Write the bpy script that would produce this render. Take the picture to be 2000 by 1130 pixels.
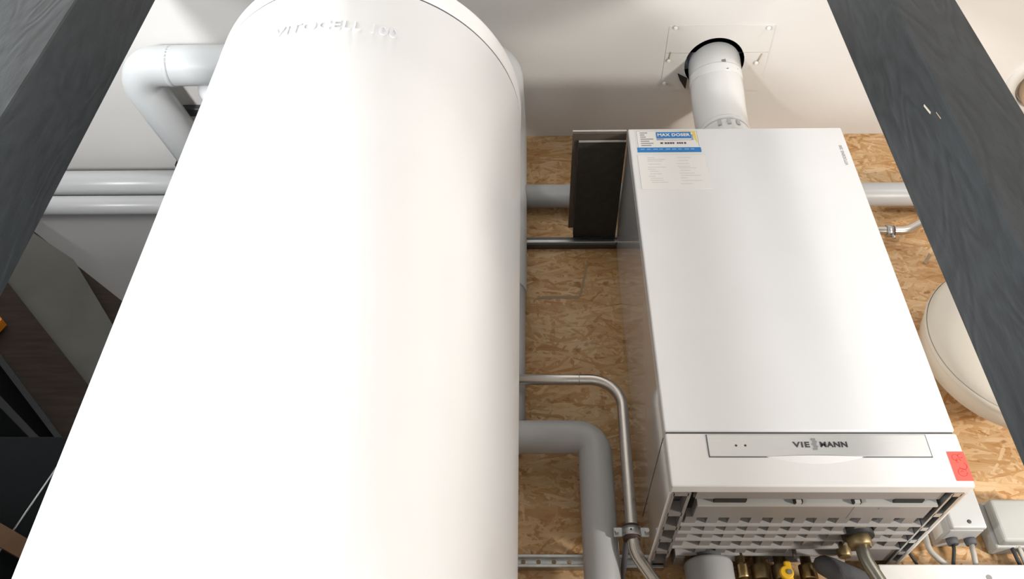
import bpy, bmesh, math, random
from mathutils import Vector, Matrix
random.seed(7)
for o in list(bpy.data.objects): bpy.data.objects.remove(o, do_unlink=True)
sc = bpy.context.scene
COL = sc.collection
FLOOR = 1.05            # all heights below are measured from the boiler's lower edge; the floor is 1.05 m beneath it
UP = Vector((0, 0, FLOOR))

# ------------------------------------------------------------------ camera
CAM = Vector((-0.2107, -1.4677, -0.5319)); YAW, PITCH, ROLL, FPX = -0.02797, 0.67865, 0.01424, 1573.87
FW = Vector((math.sin(YAW)*math.cos(PITCH), math.cos(YAW)*math.cos(PITCH), math.sin(PITCH)))
RT0 = Vector((math.cos(YAW), -math.sin(YAW), 0)); UP0 = RT0.cross(FW)
RT = math.cos(ROLL)*RT0 + math.sin(ROLL)*UP0; UPV = -math.sin(ROLL)*RT0 + math.cos(ROLL)*UP0
cd = bpy.data.cameras.new('camera'); cam = bpy.data.objects.new('camera', cd); COL.objects.link(cam)
m = Matrix((RT, UPV, -FW)).transposed().to_4x4(); m.translation = CAM + UP
cam.matrix_world = m; cd.sensor_width = 36; cd.lens = FPX/2000*36; cd.clip_start = 0.02
sc.camera = cam
def ray(px, py): return FW + (px-1000)/FPX*RT - (py-565)/FPX*UPV
def aty(px, py, y):
    d = ray(px, py); return CAM + d*((y-CAM.y)/d.y)
def atz(px, py, z):
    d = ray(px, py); return CAM + d*((z-CAM.z)/d.z)
def atx(px, py, x):
    d = ray(px, py); return CAM + d*((x-CAM.x)/d.x)

# ------------------------------------------------------------------ light
w = bpy.data.worlds.new('world'); sc.world = w; w.use_nodes = True
w.node_tree.nodes['Background'].inputs[0].default_value = (0.75, 0.87, 1, 1)
w.node_tree.nodes['Background'].inputs[1].default_value = 1.0
def area(name, loc, target, sx, sy, power, col):
    l = bpy.data.lights.new(name, 'AREA'); l.shape = 'RECTANGLE'; l.size = sx; l.size_y = sy; l.energy = power; l.color = col
    o = bpy.data.objects.new(name, l); COL.objects.link(o); o.location = Vector(loc)+UP
    o.rotation_euler = (Vector(target)-Vector(loc)).to_track_quat('-Z', 'Z').to_euler(); return o
area('added_left_light', (-2.58, -1.25, 0.2), (-0.5, -0.5, 0.3), 0.9, 1.0, 62, (0.93, 0.97, 1))  # unseen window light, added to brighten the tank's left side
area('flood_lamp', (-1.45, -1.45, -0.78), (-0.45, -0.6, 0.5), 0.30, 0.24, 40, (0.98, 0.985, 1))
area('work_lamp', (1.35, -0.87, -0.45), (0.2, -0.25, 0.9), 0.16, 0.12, 18, (1, 0.95, 0.88))
area('added_fill_light', (1.95, -2.55, 0.45), (0.2, -0.5, 0.4), 0.5, 0.5, 24, (1, 0.97, 0.93))  # added fill light for boiler and tank, no actual lamp here
sc.view_settings.view_transform = 'Standard'; sc.view_settings.look = 'None'
sc.view_settings.gamma = 1; sc.view_settings.use_curve_mapping = False; sc.view_settings.exposure = 0.08

# ------------------------------------------------------------------ materials
def mat(name, col, rough=0.5, metal=0.0, spec=0.5, bump=0, bscale=60, var=0, vscale=8, coat=0, stretch=(1, 1, 1)):
    m = bpy.data.materials.new(name); m.use_nodes = True; nt = m.node_tree; b = nt.nodes['Principled BSDF']
    b.inputs['Base Color'].default_value = (*col, 1); b.inputs['Roughness'].default_value = rough
    b.inputs['Metallic'].default_value = metal; b.inputs['Specular IOR Level'].default_value = spec
    b.inputs['Coat Weight'].default_value = coat; b.inputs['Coat Roughness'].default_value = 0.08
    tc = nt.nodes.new('ShaderNodeTexCoord'); mp = nt.nodes.new('ShaderNodeMapping'); mp.inputs['Scale'].default_value = stretch
    nt.links.new(tc.outputs['Object'], mp.inputs['Vector'])
    n = nt.nodes.new('ShaderNodeTexNoise'); n.inputs['Scale'].default_value = vscale; n.inputs['Detail'].default_value = 5
    nt.links.new(mp.outputs['Vector'], n.inputs['Vector'])
    r = nt.nodes.new('ShaderNodeValToRGB'); r.color_ramp.elements[0].position = 0.3; r.color_ramp.elements[1].position = 0.7
    v = max(var, 0.015)
    r.color_ramp.elements[0].color = tuple(c*(1-v) for c in col)+(1,); r.color_ramp.elements[1].color = tuple(min(1, c*(1+v)) for c in col)+(1,)
    nt.links.new(n.outputs['Fac'], r.inputs['Fac']); nt.links.new(r.outputs['Color'], b.inputs['Base Color'])
    if bump:
        n2 = nt.nodes.new('ShaderNodeTexNoise'); n2.inputs['Scale'].default_value = bscale; n2.inputs['Detail'].default_value = 4
        nt.links.new(mp.outputs['Vector'], n2.inputs['Vector'])
        bp = nt.nodes.new('ShaderNodeBump'); bp.inputs['Strength'].default_value = bump; bp.inputs['Distance'].default_value = 0.004
        nt.links.new(n2.outputs['Fac'], bp.inputs['Height']); nt.links.new(bp.outputs['Normal'], b.inputs['Normal'])
    return m
M = {}
M['enamel'] = mat('white_enamel', (0.74, 0.74, 0.745), 0.22, coat=0.3)
M['enamel_side'] = mat('glossy_side_enamel', (0.70, 0.70, 0.70), 0.12, coat=0.9)
M['enamel_low'] = mat('white_enamel_cover', (0.72, 0.71, 0.70), 0.3)
M['tank'] = mat('white_tank_foil', (0.90, 0.90, 0.905), 0.28, coat=0.15, bump=0.02, bscale=6)
M['letter'] = mat('raised_white_plastic', (0.66, 0.67, 0.69), 0.6, spec=0.2)
M['seam'] = mat('seam_shadow_gap', (0.10, 0.10, 0.105), 0.7)
M['ceil'] = mat('ceiling_paint', (0.70, 0.68, 0.655), 0.75, bump=0.06, bscale=120, var=0.025, vscale=3)
M['plaster'] = mat('shaded_wall_paint', (0.27, 0.265, 0.265), 0.8, bump=0.08, bscale=90, var=0.03, vscale=3)  # white wall greyed: the corner's shade is put into the colour
M['room'] = mat('room_wall_paint', (0.42, 0.40, 0.37), 0.8, bump=0.08, bscale=90, var=0.03)
M['floor'] = mat('screed', (0.42, 0.41, 0.39), 0.7, bump=0.1, var=0.12)
M['plate'] = mat('ceiling_plate', (0.70, 0.68, 0.65), 0.55, var=0.02)
M['screw'] = mat('screw_cap', (0.85, 0.85, 0.83), 0.35)
M['flue'] = mat('white_flue', (0.80, 0.80, 0.80), 0.16, coat=0.3)
M['black'] = mat('black_rubber', (0.015, 0.015, 0.016), 0.6)
M['void'] = mat('dark_void', (0.02, 0.018, 0.016), 0.8)
M['pvc'] = mat('grey_pvc', (0.46, 0.465, 0.47), 0.38, var=0.03)
M['pvc_light'] = mat('light_grey_pvc', (0.60, 0.62, 0.625), 0.3, var=0.02)
M['foam'] = mat('dark_foam', (0.10, 0.10, 0.11), 0.75, bump=0.15, bscale=300)
M['grille'] = mat('grille_plastic', (0.27, 0.25, 0.24), 0.45, var=0.03)
M['grille_light'] = mat('grille_bar_plastic', (0.44, 0.42, 0.41), 0.4, var=0.03)
M['grille_in'] = mat('grille_inner', (0.07, 0.065, 0.06), 0.6, var=0.1, vscale=30)
M['steel'] = mat('stainless', (0.62, 0.59, 0.55), 0.24, metal=1, var=0.04, vscale=15)
M['zinc'] = mat('zinc_steel', (0.52, 0.53, 0.53), 0.38, metal=1, var=0.12, vscale=40)
M['alu'] = mat('brushed_aluminium', (0.72, 0.72, 0.715), 0.36, metal=0.55, var=0.03, vscale=30, stretch=(1, 40, 60))
M['rail_dark'] = mat('dark_rail', (0.11, 0.115, 0.12), 0.4, metal=0.7)
M['board'] = mat('dark_brown_board', (0.030, 0.025, 0.020), 0.8, bump=0.1, bscale=200, var=0.2, vscale=60)
M['edge_strip'] = mat('pale_edge', (0.55, 0.54, 0.51), 0.4, metal=0.3)
M['edge_brown'] = mat('brown_edge', (0.09, 0.07, 0.055), 0.6)
M['brass'] = mat('brass', (0.50, 0.36, 0.17), 0.32, metal=1, var=0.2, vscale=40)
M['bronze'] = mat('dull_brass', (0.34, 0.26, 0.14), 0.45, metal=0.9, var=0.25, vscale=40)
M['yellow'] = mat('yellow_plastic', (0.85, 0.50, 0.02), 0.4)
M['vessel'] = mat('cream_enamel', (0.72, 0.68, 0.60), 0.32, var=0.015)
M['box'] = mat('grey_box', (0.50, 0.51, 0.515), 0.4)
M['box2'] = mat('olive_grey_box', (0.40, 0.405, 0.385), 0.45)
M['cable'] = mat('grey_cable', (0.42, 0.40, 0.36), 0.5)
M['trunk'] = mat('white_trunking', (0.74, 0.725, 0.70), 0.4)
M['hose'] = mat('dark_steel_hose', (0.30, 0.29, 0.25), 0.35, metal=0.9)
M['glass'] = mat('lamp_dot', (0.05, 0.04, 0.03), 0.3)
M['paper'] = mat('paper', (0.80, 0.78, 0.765), 0.35)
M['paper_print'] = mat('faint_print', (0.66, 0.61, 0.60), 0.5)
M['sticker'] = mat('sticker_white', (0.80, 0.79, 0.77), 0.4)
M['blue'] = mat('sticker_blue', (0.0, 0.19, 0.56), 0.4)
M['blue_light'] = mat('sticker_light_blue', (0.20, 0.42, 0.68), 0.4)
M['lilac'] = mat('sticker_grey', (0.36, 0.36, 0.45), 0.4)
M['yellow_ink'] = mat('sticker_yellow', (0.80, 0.62, 0.10), 0.4)
M['ink'] = mat('ink', (0.06, 0.06, 0.065), 0.5)
M['ink_grey'] = mat('ink_grey', (0.24, 0.24, 0.24), 0.5)
M['logo'] = mat('logo_dark', (0.10, 0.10, 0.10), 0.25, metal=0.6)
M['red'] = mat('red_sticker', (0.86, 0.10, 0.075), 0.5, var=0.04)
M['red_ink'] = mat('red_sticker_ink', (0.40, 0.02, 0.02), 0.6)
M['grey_board'] = mat('grey_green_board', (0.11, 0.11, 0.098), 0.8, var=0.12, vscale=9, bump=0.1)
M['brown_board'] = mat('brown_plank', (0.038, 0.026, 0.020), 0.8, spec=0.2, var=0.25, vscale=12, stretch=(1, 8, 8))
M['black_metal'] = mat('black_metal', (0.012, 0.014, 0.016), 0.55, spec=0.3)
M['black_lacquer'] = mat('black_lacquer', (0.004, 0.005, 0.006), 0.7, spec=0.1)
M['batten'] = mat('pine_batten', (0.13, 0.06, 0.018), 0.6, var=0.2, vscale=14)
M['orange'] = mat('orange_plastic', (0.75, 0.24, 0.01), 0.45)
M['scratch'] = mat('bare_wood', (0.45, 0.42, 0.33), 0.7)
M['glue'] = mat('grey_mark', (0.36, 0.27, 0.17), 0.8)
M['rubber'] = mat('brown_rubber', (0.06, 0.03, 0.025), 0.6)

def make_osb():
    m = bpy.data.materials.new('oriented_strand_board'); m.use_nodes = True; nt = m.node_tree; L = nt.links.new
    b = nt.nodes['Principled BSDF']; b.inputs['Roughness'].default_value = 0.55; b.inputs['Specular IOR Level'].default_value = 0.3
    tc = nt.nodes.new('ShaderNodeTexCoord'); sep = nt.nodes.new('ShaderNodeSeparateXYZ'); L(tc.outputs['Object'], sep.inputs[0])
    cmb = nt.nodes.new('ShaderNodeCombineXYZ'); L(sep.outputs['X'], cmb.inputs['X']); L(sep.outputs['Z'], cmb.inputs['Y'])
    wn = nt.nodes.new('ShaderNodeTexNoise'); wn.inputs['Scale'].default_value = 26; L(cmb.outputs[0], wn.inputs['Vector'])
    wm = nt.nodes.new('ShaderNodeVectorMath'); wm.operation = 'MULTIPLY_ADD'; wm.inputs[1].default_value = (0.006, 0.006, 0); L(wn.outputs['Color'], wm.inputs[0]); L(cmb.outputs[0], wm.inputs[2])
    prev = None
    for i, (ang, sx, sy) in enumerate([(4, 15, 100), (-14, 13, 125), (38, 17, 120), (-52, 18, 130), (82, 19, 110), (17, 14, 140)]):
        r0 = nt.nodes.new('ShaderNodeMapping'); r0.inputs['Rotation'].default_value[2] = math.radians(ang); r0.inputs['Location'].default_value = (i*1.37, i*2.1, 0)
        L(wm.outputs[0], r0.inputs['Vector'])
        s0 = nt.nodes.new('ShaderNodeMapping'); s0.inputs['Scale'].default_value = (sx, sy, 1); L(r0.outputs[0], s0.inputs['Vector'])
        v = nt.nodes.new('ShaderNodeTexVoronoi'); v.voronoi_dimensions = '2D'; v.inputs['Scale'].default_value = 1; L(s0.outputs[0], v.inputs['Vector'])
        g0 = nt.nodes.new('ShaderNodeMapping'); g0.inputs['Scale'].default_value = (22, 420, 1); L(r0.outputs[0], g0.inputs['Vector'])
        g = nt.nodes.new('ShaderNodeTexNoise'); g.inputs['Scale'].default_value = 1; g.inputs['Detail'].default_value = 3; L(g0.outputs[0], g.inputs['Vector'])
        sp = nt.nodes.new('ShaderNodeSeparateColor'); L(v.outputs['Color'], sp.inputs[0])
        tone = nt.nodes.new('ShaderNodeMath'); tone.operation = 'MULTIPLY_ADD'; L(g.outputs['Fac'], tone.inputs[0]); tone.inputs[1].default_value = 0.55
        t2 = nt.nodes.new('ShaderNodeMath'); t2.operation = 'MULTIPLY_ADD'; L(sp.outputs[0], t2.inputs[0]); t2.inputs[1].default_value = 0.62; t2.inputs[2].default_value = -0.07
        L(t2.outputs[0], tone.inputs[2])
        h = nt.nodes.new('ShaderNodeMath'); h.operation = 'MULTIPLY_ADD'; L(v.outputs['Distance'], h.inputs[0]); h.inputs[1].default_value = -0.55; L(sp.outputs[1], h.inputs[2])
        if i >= 2:
            h2 = nt.nodes.new('ShaderNodeMath'); h2.operation = 'ADD'; h2.inputs[1].default_value = -0.12; L(h.outputs[0], h2.inputs[0]); h = h2
        if prev is None: prev = (h, tone)
        else:
            gt = nt.nodes.new('ShaderNodeMath'); gt.operation = 'GREATER_THAN'; L(h.outputs[0], gt.inputs[0]); L(prev[0].outputs[0], gt.inputs[1])
            mx = nt.nodes.new('ShaderNodeMath'); mx.operation = 'MAXIMUM'; L(h.outputs[0], mx.inputs[0]); L(prev[0].outputs[0], mx.inputs[1])
            mc = nt.nodes.new('ShaderNodeMix'); L(gt.outputs[0], mc.inputs[0]); L(prev[1].outputs[0], mc.inputs[2]); L(tone.outputs[0], mc.inputs[3])
            prev = (mx, mc)
    ramp = nt.nodes.new('ShaderNodeValToRGB'); e = ramp.color_ramp.elements
    e[0].position = 0.04; e[0].color = (0.34, 0.16, 0.055, 1); e[1].position = 1.0; e[1].color = (0.78, 0.60, 0.40, 1)
    k = e.new(0.26); k.color = (0.50, 0.295, 0.13, 1); k = e.new(0.55); k.color = (0.60, 0.41, 0.225, 1)
    L(prev[1].outputs[0], ramp.inputs['Fac'])
    # dark knots and bark flecks
    f0 = nt.nodes.new('ShaderNodeMapping'); f0.inputs['Scale'].default_value = (30, 48, 1); L(wm.outputs[0], f0.inputs['Vector'])
    fn = nt.nodes.new('ShaderNodeTexNoise'); fn.inputs['Scale'].default_value = 1; fn.inputs['Detail'].default_value = 2; L(f0.outputs[0], fn.inputs['Vector'])
    fr = nt.nodes.new('ShaderNodeMapRange'); fr.inputs[1].default_value = 0.62; fr.inputs[2].default_value = 0.72; fr.inputs[3].default_value = 0; fr.inputs[4].default_value = 0.75
    L(fn.outputs['Fac'], fr.inputs[0])
    fm = nt.nodes.new('ShaderNodeMix'); fm.data_type = 'RGBA'; L(fr.outputs[0], fm.inputs[0]); L(ramp.outputs[0], fm.inputs[6]); fm.inputs[7].default_value = (0.27, 0.12, 0.03, 1)
    bn = nt.nodes.new('ShaderNodeTexNoise'); bn.inputs['Scale'].default_value = 7; bn.inputs['Detail'].default_value = 3; L(cmb.outputs[0], bn.inputs['Vector'])
    br = nt.nodes.new('ShaderNodeMapRange'); br.inputs[1].default_value = 0.35; br.inputs[2].default_value = 0.65; br.inputs[3].default_value = 0.0; br.inputs[4].default_value = 0.55; L(bn.outputs['Fac'], br.inputs[0])
    bx_ = nt.nodes.new('ShaderNodeMix'); bx_.data_type = 'RGBA'; bx_.blend_type = 'MULTIPLY'; L(br.outputs[0], bx_.inputs[0]); L(fm.outputs[2], bx_.inputs[6]); bx_.inputs[7].default_value = (0.88, 0.68, 0.46, 1)
    L(bx_.outputs[2], b.inputs['Base Color'])
    bp = nt.nodes.new('ShaderNodeBump'); bp.inputs['Strength'].default_value = 0.25; bp.inputs['Distance'].default_value = 0.003
    L(prev[0].outputs[0], bp.inputs['Height']); L(bp.outputs[0], b.inputs['Normal'])
    return m
M['osb'] = make_osb()

def make_blackwood():
    m = bpy.data.materials.new('black_stained_timber'); m.use_nodes = True; nt = m.node_tree; L = nt.links.new
    b = nt.nodes['Principled BSDF']; b.inputs['Roughness'].default_value = 0.5
    tc = nt.nodes.new('ShaderNodeTexCoord'); mp = nt.nodes.new('ShaderNodeMapping'); mp.inputs['Scale'].default_value = (1, 1, 0.30); L(tc.outputs['Object'], mp.inputs['Vector'])
    n = nt.nodes.new('ShaderNodeTexNoise'); n.inputs['Scale'].default_value = 9; n.inputs['Detail'].default_value = 2; n.inputs['Distortion'].default_value = 0.6; L(mp.outputs[0], n.inputs['Vector'])
    mu = nt.nodes.new('ShaderNodeMath'); mu.operation = 'MULTIPLY'; mu.inputs[1].default_value = 70; L(n.outputs['Fac'], mu.inputs[0])
    si = nt.nodes.new('ShaderNodeMath'); si.operation = 'SINE'; L(mu.outputs[0], si.inputs[0])
    n2 = nt.nodes.new('ShaderNodeTexNoise'); n2.inputs['Scale'].default_value = 55; n2.inputs['Detail'].default_value = 6; L(mp.outputs[0], n2.inputs['Vector'])
    ad = nt.nodes.new('ShaderNodeMath'); ad.operation = 'MULTIPLY_ADD'; ad.inputs[1].default_value = 0.13; L(si.outputs[0], ad.inputs[0]); L(n2.outputs['Fac'], ad.inputs[2])
    r = nt.nodes.new('ShaderNodeValToRGB'); r.color_ramp.elements[0].position = 0.2; r.color_ramp.elements[1].position = 0.85
    r.color_ramp.elements[0].color = (0.008, 0.011, 0.013, 1); r.color_ramp.elements[1].color = (0.022, 0.027, 0.031, 1)
    L(ad.outputs[0], r.inputs['Fac']); L(r.outputs[0], b.inputs['Base Color'])
    bp = nt.nodes.new('ShaderNodeBump'); bp.inputs['Strength'].default_value = 0.5; bp.inputs['Distance'].default_value = 0.003; L(ad.outputs[0], bp.inputs['Height']); L(bp.outputs[0], b.inputs['Normal'])
    return m
M['timber'] = make_blackwood()

# ------------------------------------------------------------------ mesh helpers
def box(bm, a, b, bevel=0.0, seg=2):
    r = bmesh.ops.create_cube(bm, size=1); vs = r['verts']
    for v in vs: v.co = Vector((a[i] + (v.co[i]+0.5)*(b[i]-a[i]) for i in range(3)))
    if bevel: bmesh.ops.bevel(bm, geom=list({e for v in vs for e in v.link_edges}), offset=bevel, segments=seg, affect='EDGES', profile=0.5)
def Bx(a, b, bevel=0.0, seg=2):
    bm = bmesh.new(); box(bm, a, b, bevel, seg); return bm
def ring_frame(t):
    t = t.normalized(); h = Vector((0, 0, 1)) if abs(t.z) < 0.9 else Vector((1, 0, 0))
    u = t.cross(h).normalized(); return u, u.cross(t)
def tube(bm, pts, rad, seg=24, caps=True):
    pts = [Vector(p) for p in pts]; n = len(pts); rads = rad if isinstance(rad, (list, tuple)) else [rad]*n
    u = None; rings = []
    for i, p in enumerate(pts):
        t = (pts[min(i+1, n-1)]-pts[max(i-1, 0)]).normalized()
        if u is None: u, _ = ring_frame(t)
        u = (u - t*u.dot(t)).normalized(); v = t.cross(u)
        rings.append([bm.verts.new(p + rads[i]*(math.cos(2*math.pi*k/seg)*u + math.sin(2*math.pi*k/seg)*v)) for k in range(seg)])
    for a, b in zip(rings, rings[1:]):
        for k in range(seg):
            f = bm.faces.new((a[k], a[(k+1) % seg], b[(k+1) % seg], b[k])); f.smooth = True
    if caps: bm.faces.new(rings[0][::-1]); bm.faces.new(rings[-1])
def Tb(pts, rad, seg=24, caps=True):
    bm = bmesh.new(); tube(bm, pts, rad, seg, caps); return bm
def fillet(pts, r, n=10):
    pts = [Vector(p) for p in pts]; out = [pts[0]]
    for a, p, b in zip(pts, pts[1:], pts[2:]):
        d1 = (a-p).normalized(); d2 = (b-p).normalized(); ang = d1.angle(d2); rr = r
        t = min(rr/math.tan(ang/2), 0.48*min((a-p).length, (b-p).length)); rr = t*math.tan(ang/2)
        c = p + (d1+d2).normalized()*(rr/math.sin(ang/2)); s = p+d1*t-c; e = p+d2*t-c
        tot = s.angle(e); ax = s.cross(e).normalized()
        for k in range(n+1): out.append(c + Matrix.Rotation(tot*k/n, 3, ax) @ s)
    out.append(pts[-1]); return out
def lathe(bm, prof, centre, axis='Z', seg=96, close=True):
    c = Vector(centre); rings = []
    for r, h in prof:
        ring = []
        for k in range(seg):
            a = 2*math.pi*k/seg
            off = Vector((r*math.cos(a), r*math.sin(a), h)) if axis == 'Z' else Vector((r*math.cos(a), h, r*math.sin(a)))
            ring.append(bm.verts.new(c+off))
        rings.append(ring)
    for a, b in zip(rings, rings[1:]):
        for k in range(seg):
            f = bm.faces.new((a[k], a[(k+1) % seg], b[(k+1) % seg], b[k])); f.smooth = True
    if close: bm.faces.new(rings[0][::-1]); bm.faces.new(rings[-1])
def Lt(prof, centre, axis='Z', seg=96, close=True):
    bm = bmesh.new(); lathe(bm, prof, centre, axis, seg, close); return bm
def prism(bm, poly, d):
    d = Vector(d); a = [bm.verts.new(Vector(p)) for p in poly]; b = [bm.verts.new(Vector(p)+d) for p in poly]; n = len(a)
    bm.faces.new(a); bm.faces.new(b[::-1])
    for k in range(n): bm.faces.new((a[k], b[k], b[(k+1) % n], a[(k+1) % n]))
def Pr(poly, d):
    bm = bmesh.new(); prism(bm, poly, d); return bm
def oriented(bm, origin, ex, ey, ez, a, b, bevel=0.0):
    t = bmesh.new(); box(t, a, b, bevel); mp = {}
    for v in t.verts: mp[v] = bm.verts.new(Vector(origin)+v.co.x*Vector(ex)+v.co.y*Vector(ey)+v.co.z*Vector(ez))
    for f in t.faces: bm.faces.new([mp[v] for v in f.verts])
    t.free()
base_of = {}
def put(name, bm, material, parent=None, autosmooth=True):
    bmesh.ops.recalc_face_normals(bm, faces=bm.faces)
    if parent is None:
        lo = [min(v.co[i] for v in bm.verts) for i in range(3)]; hi = [max(v.co[i] for v in bm.verts) for i in range(3)]
        base = Vector(((lo[0]+hi[0])/2, (lo[1]+hi[1])/2, lo[2]))
    else: base = base_of[parent.name]
    for v in bm.verts: v.co -= base
    me = bpy.data.meshes.new(name); bm.to_mesh(me); bm.free(); me.materials.append(M[material])
    o = bpy.data.objects.new(name, me); COL.objects.link(o)
    if parent is None: o.location = base+UP
    else: o.parent = parent
    base_of[o.name] = base; return o
def again(src, parent, shift):
    o = src.copy(); COL.objects.link(o); o.parent = parent; o.location = src.location+Vector(shift); base_of[o.name] = base_of[src.name]; return o
def thing(name, label, cat, base, group=None):
    o = bpy.data.objects.new(name, None); COL.objects.link(o); o.location = Vector(base)+UP; o.empty_display_size = 0.05
    base_of[o.name] = Vector(base); return tag(o, label, cat, group)
def tag(o, label, cat, group=None):
    o['label'] = label; o['category'] = cat
    if group: o['group'] = group
    return o
def struct(name, bm, material, parent=None):
    o = put(name, bm, material, parent)
    if parent is None: o['kind'] = 'structure'
    return o
def text_bm(s, size, extrude, fn, spacing=1.0, bold=0.0, xscale=1.0, width=None):
    cu = bpy.data.curves.new('t', 'FONT'); cu.body = s; cu.size = size; cu.extrude = extrude; cu.space_character = spacing; cu.offset = bold
    cu.align_x = 'CENTER'; cu.align_y = 'CENTER'; cu.resolution_u = 4
    o = bpy.data.objects.new('t', cu); COL.objects.link(o); dg = bpy.context.evaluated_depsgraph_get(); dg.update()
    me = bpy.data.meshes.new_from_object(o.evaluated_get(dg)); bm = bmesh.new(); bm.from_mesh(me)
    bpy.data.objects.remove(o, do_unlink=True); bpy.data.meshes.remove(me); bpy.data.curves.remove(cu)
    if width:
        xs_ = [v.co.x for v in bm.verts]; xscale = width/(max(xs_)-min(xs_)); mid = (max(xs_)+min(xs_))/2
        for v in bm.verts: v.co.x -= mid
    for v in bm.verts: v.co = fn(v.co.x*xscale, v.co.y, v.co.z)
    return bm

# ------------------------------------------------------------------ the room
ZC = 1.196; YB = 0.115
X0, X1, Y0 = -2.7, 2.3, -3.7
struct('floor', Bx((X0-.1, Y0-.1, -1.15), (X1+.1, YB+.1, -1.05)), 'floor')
HX, HY, HR = 0.257, -0.233, 0.0735        # flue opening in the ceiling
def ceiling_bm():
    bm = bmesh.new(); seg = 48
    o = [(X0-.1, Y0-.1), (X1+.1, Y0-.1), (X1+.1, YB+.1), (X0-.1, YB+.1)]
    for z, inv in ((ZC, 0), (ZC+.15, 1)):
        ov = [bm.verts.new((x, y, z)) for x, y in o]
        ov2 = [bm.verts.new((HX+sx*.12, HY+sy*.12, z)) for sx, sy in ((-1, -1), (1, -1), (1, 1), (-1, 1))]
        hv = [bm.verts.new((HX+HR*math.cos(2*math.pi*k/seg-math.pi*.75), HY+HR*math.sin(2*math.pi*k/seg-math.pi*.75), z)) for k in range(seg)]
        for k in range(4): bm.faces.new((ov[k], ov[(k+1) % 4], ov2[(k+1) % 4], ov2[k]))
        q = seg//4
        for k in range(4): bm.faces.new([ov2[k], ov2[(k+1) % 4]]+[hv[(k*q+j) % seg] for j in range(q, -1, -1)])
        if inv: top = (ov, hv)
        else: bot = (ov, hv)
    for a, b in zip(bot, top):
        n = len(a)
        for k in range(n): bm.faces.new((a[k], a[(k+1) % n], b[(k+1) % n], b[k]))
    return bm
struct('ceiling', ceiling_bm(), 'ceil')
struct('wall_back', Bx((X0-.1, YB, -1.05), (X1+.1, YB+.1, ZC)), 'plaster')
struct('wall_panel', Bx((-0.45, 0, -1.05), (X1, YB-.0005, ZC-.0005)), 'osb')
struct('wall_right', Bx((X1, Y0, -1.05), (X1+.1, YB, ZC)), 'room')
struct('wall_front', Bx((X0, Y0-.1, -1.05), (X1, Y0, ZC)), 'room')
bm = bmesh.new()
WY0, WY1, WZ0, WZ1 = -1.75, -.78, -0.35, 0.75
for a, b in (((X0-.1, Y0, -1.05), (X0, WY0, ZC)), ((X0-.1, WY1, -1.05), (X0, YB, ZC)), ((X0-.1, WY0, -1.05), (X0, WY1, WZ0)), ((X0-.1, WY0, WZ1), (X0, WY1, ZC))): box(bm, a, b)
struct('wall_left', bm, 'room')
struct('added_shade_partition', Pr([(X0, -.70, -1.05), (-1.115, -.70, -1.05), (-1.115, -.70, .09), (-1.72, -.70, .09), (-1.72, -.70, .85), (X0, -.70, .85)], (0, .08, 0)), 'room')  # unseen, added to keep direct light off the left corner
bm = bmesh.new()
for a, b in (((X0-.07, WY0, WZ0), (X0-.02, WY0+.06, WZ1)), ((X0-.07, WY1-.06, WZ0), (X0-.02, WY1, WZ1)), ((X0-.07, WY0, WZ0), (X0-.02, WY1, WZ0+.06)), ((X0-.07, WY0, WZ1-.06), (X0-.02, WY1, WZ1)), ((X0-.07, -1.28, WZ0), (X0-.02, -1.22, WZ1))): box(bm, a, b)
struct('added_window_1', bm, 'enamel')  # unseen window frame, added to go with the left light

# ------------------------------------------------------------------ black timber posts
DIST = 0.736; YF = CAM.y+DIST
def post(xa, xb, label):
    t = thing('timber_post', label, 'post', ((xa+xb)/2, YF+.08, -1.05), None)
    put('timber', Bx((xa, YF, -1.05), (xb, YF+.1615, ZC), 0.0025, 1), 'timber', t); return t
xr = CAM.x+0.803*DIST
pr = post(xr, xr+0.103, 'black stained timber post with a pale scratch, in front of the white boiler')
s = atx(1811, 213, xr-.0004)
put('scratch_mark', Pr([(xr, s.y-.004, s.z-.012), (xr, s.y-.001, s.z-.013), (xr, s.y+.004, s.z+.012), (xr, s.y+.001, s.z+.013)], (-.0006, 0, 0)), 'scratch', pr)
s = atx(1833, 225, xr-.0004)
put('scratch_mark', Pr([(xr, s.y-.002, s.z-.009), (xr, s.y-.0005, s.z-.009), (xr, s.y+.002, s.z+.008), (xr, s.y+.001, s.z+.009)], (-.0006, 0, 0)), 'glue', pr)
xl = CAM.x-1.035*DIST
post(xl-.14, xl, 'black stained timber post beside the tall white tank')

# ------------------------------------------------------------------ hot water tank
TC = Vector((-0.5165, -0.4644, 0)); TR = 0.29; ZS = 0.69
tank = thing('water_tank', 'tall white cylindrical hot water tank with raised lettering under its lid', 'water tank', (TC.x, TC.y, -1.05))
put('tank_body', Lt([(TR-.02, -1.0), (TR-.004, -.995), (TR, -.985), (TR, ZS-.003), (TR-.001, ZS-.0018), (TR-.006, ZS-.0017)], TC, seg=160), 'tank', tank)
put('seam_ring', Lt([(TR-.0004, ZS-.0019), (TR-.0004, ZS+.0015)], TC, seg=160), 'seam', tank)
prof = [(TR-.006, ZS+.0013), (TR-.0005, ZS+.0015), (TR+.0005, ZS+.004), (TR+.0005, ZS+.045)]
for k in range(1, 9):
    a = math.pi/2*k/8; prof.append((TR+.0005-.028*(1-math.cos(a)), ZS+.045+.028*math.sin(a)))
prof += [(TR-.1, ZS+.079), (.01, ZS+.082)]
put('tank_lid', Lt(prof, TC, seg=160), 'tank', tank)
for k in range(3):
    a = math.radians(30+120*k); put('foot', Lt([(.02, 0), (.022, .004), (.022, .04), (.015, .055)], (TC.x+.22*math.cos(a), TC.y+.22*math.sin(a), -1.05), seg=20), 'black', tank)
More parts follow.
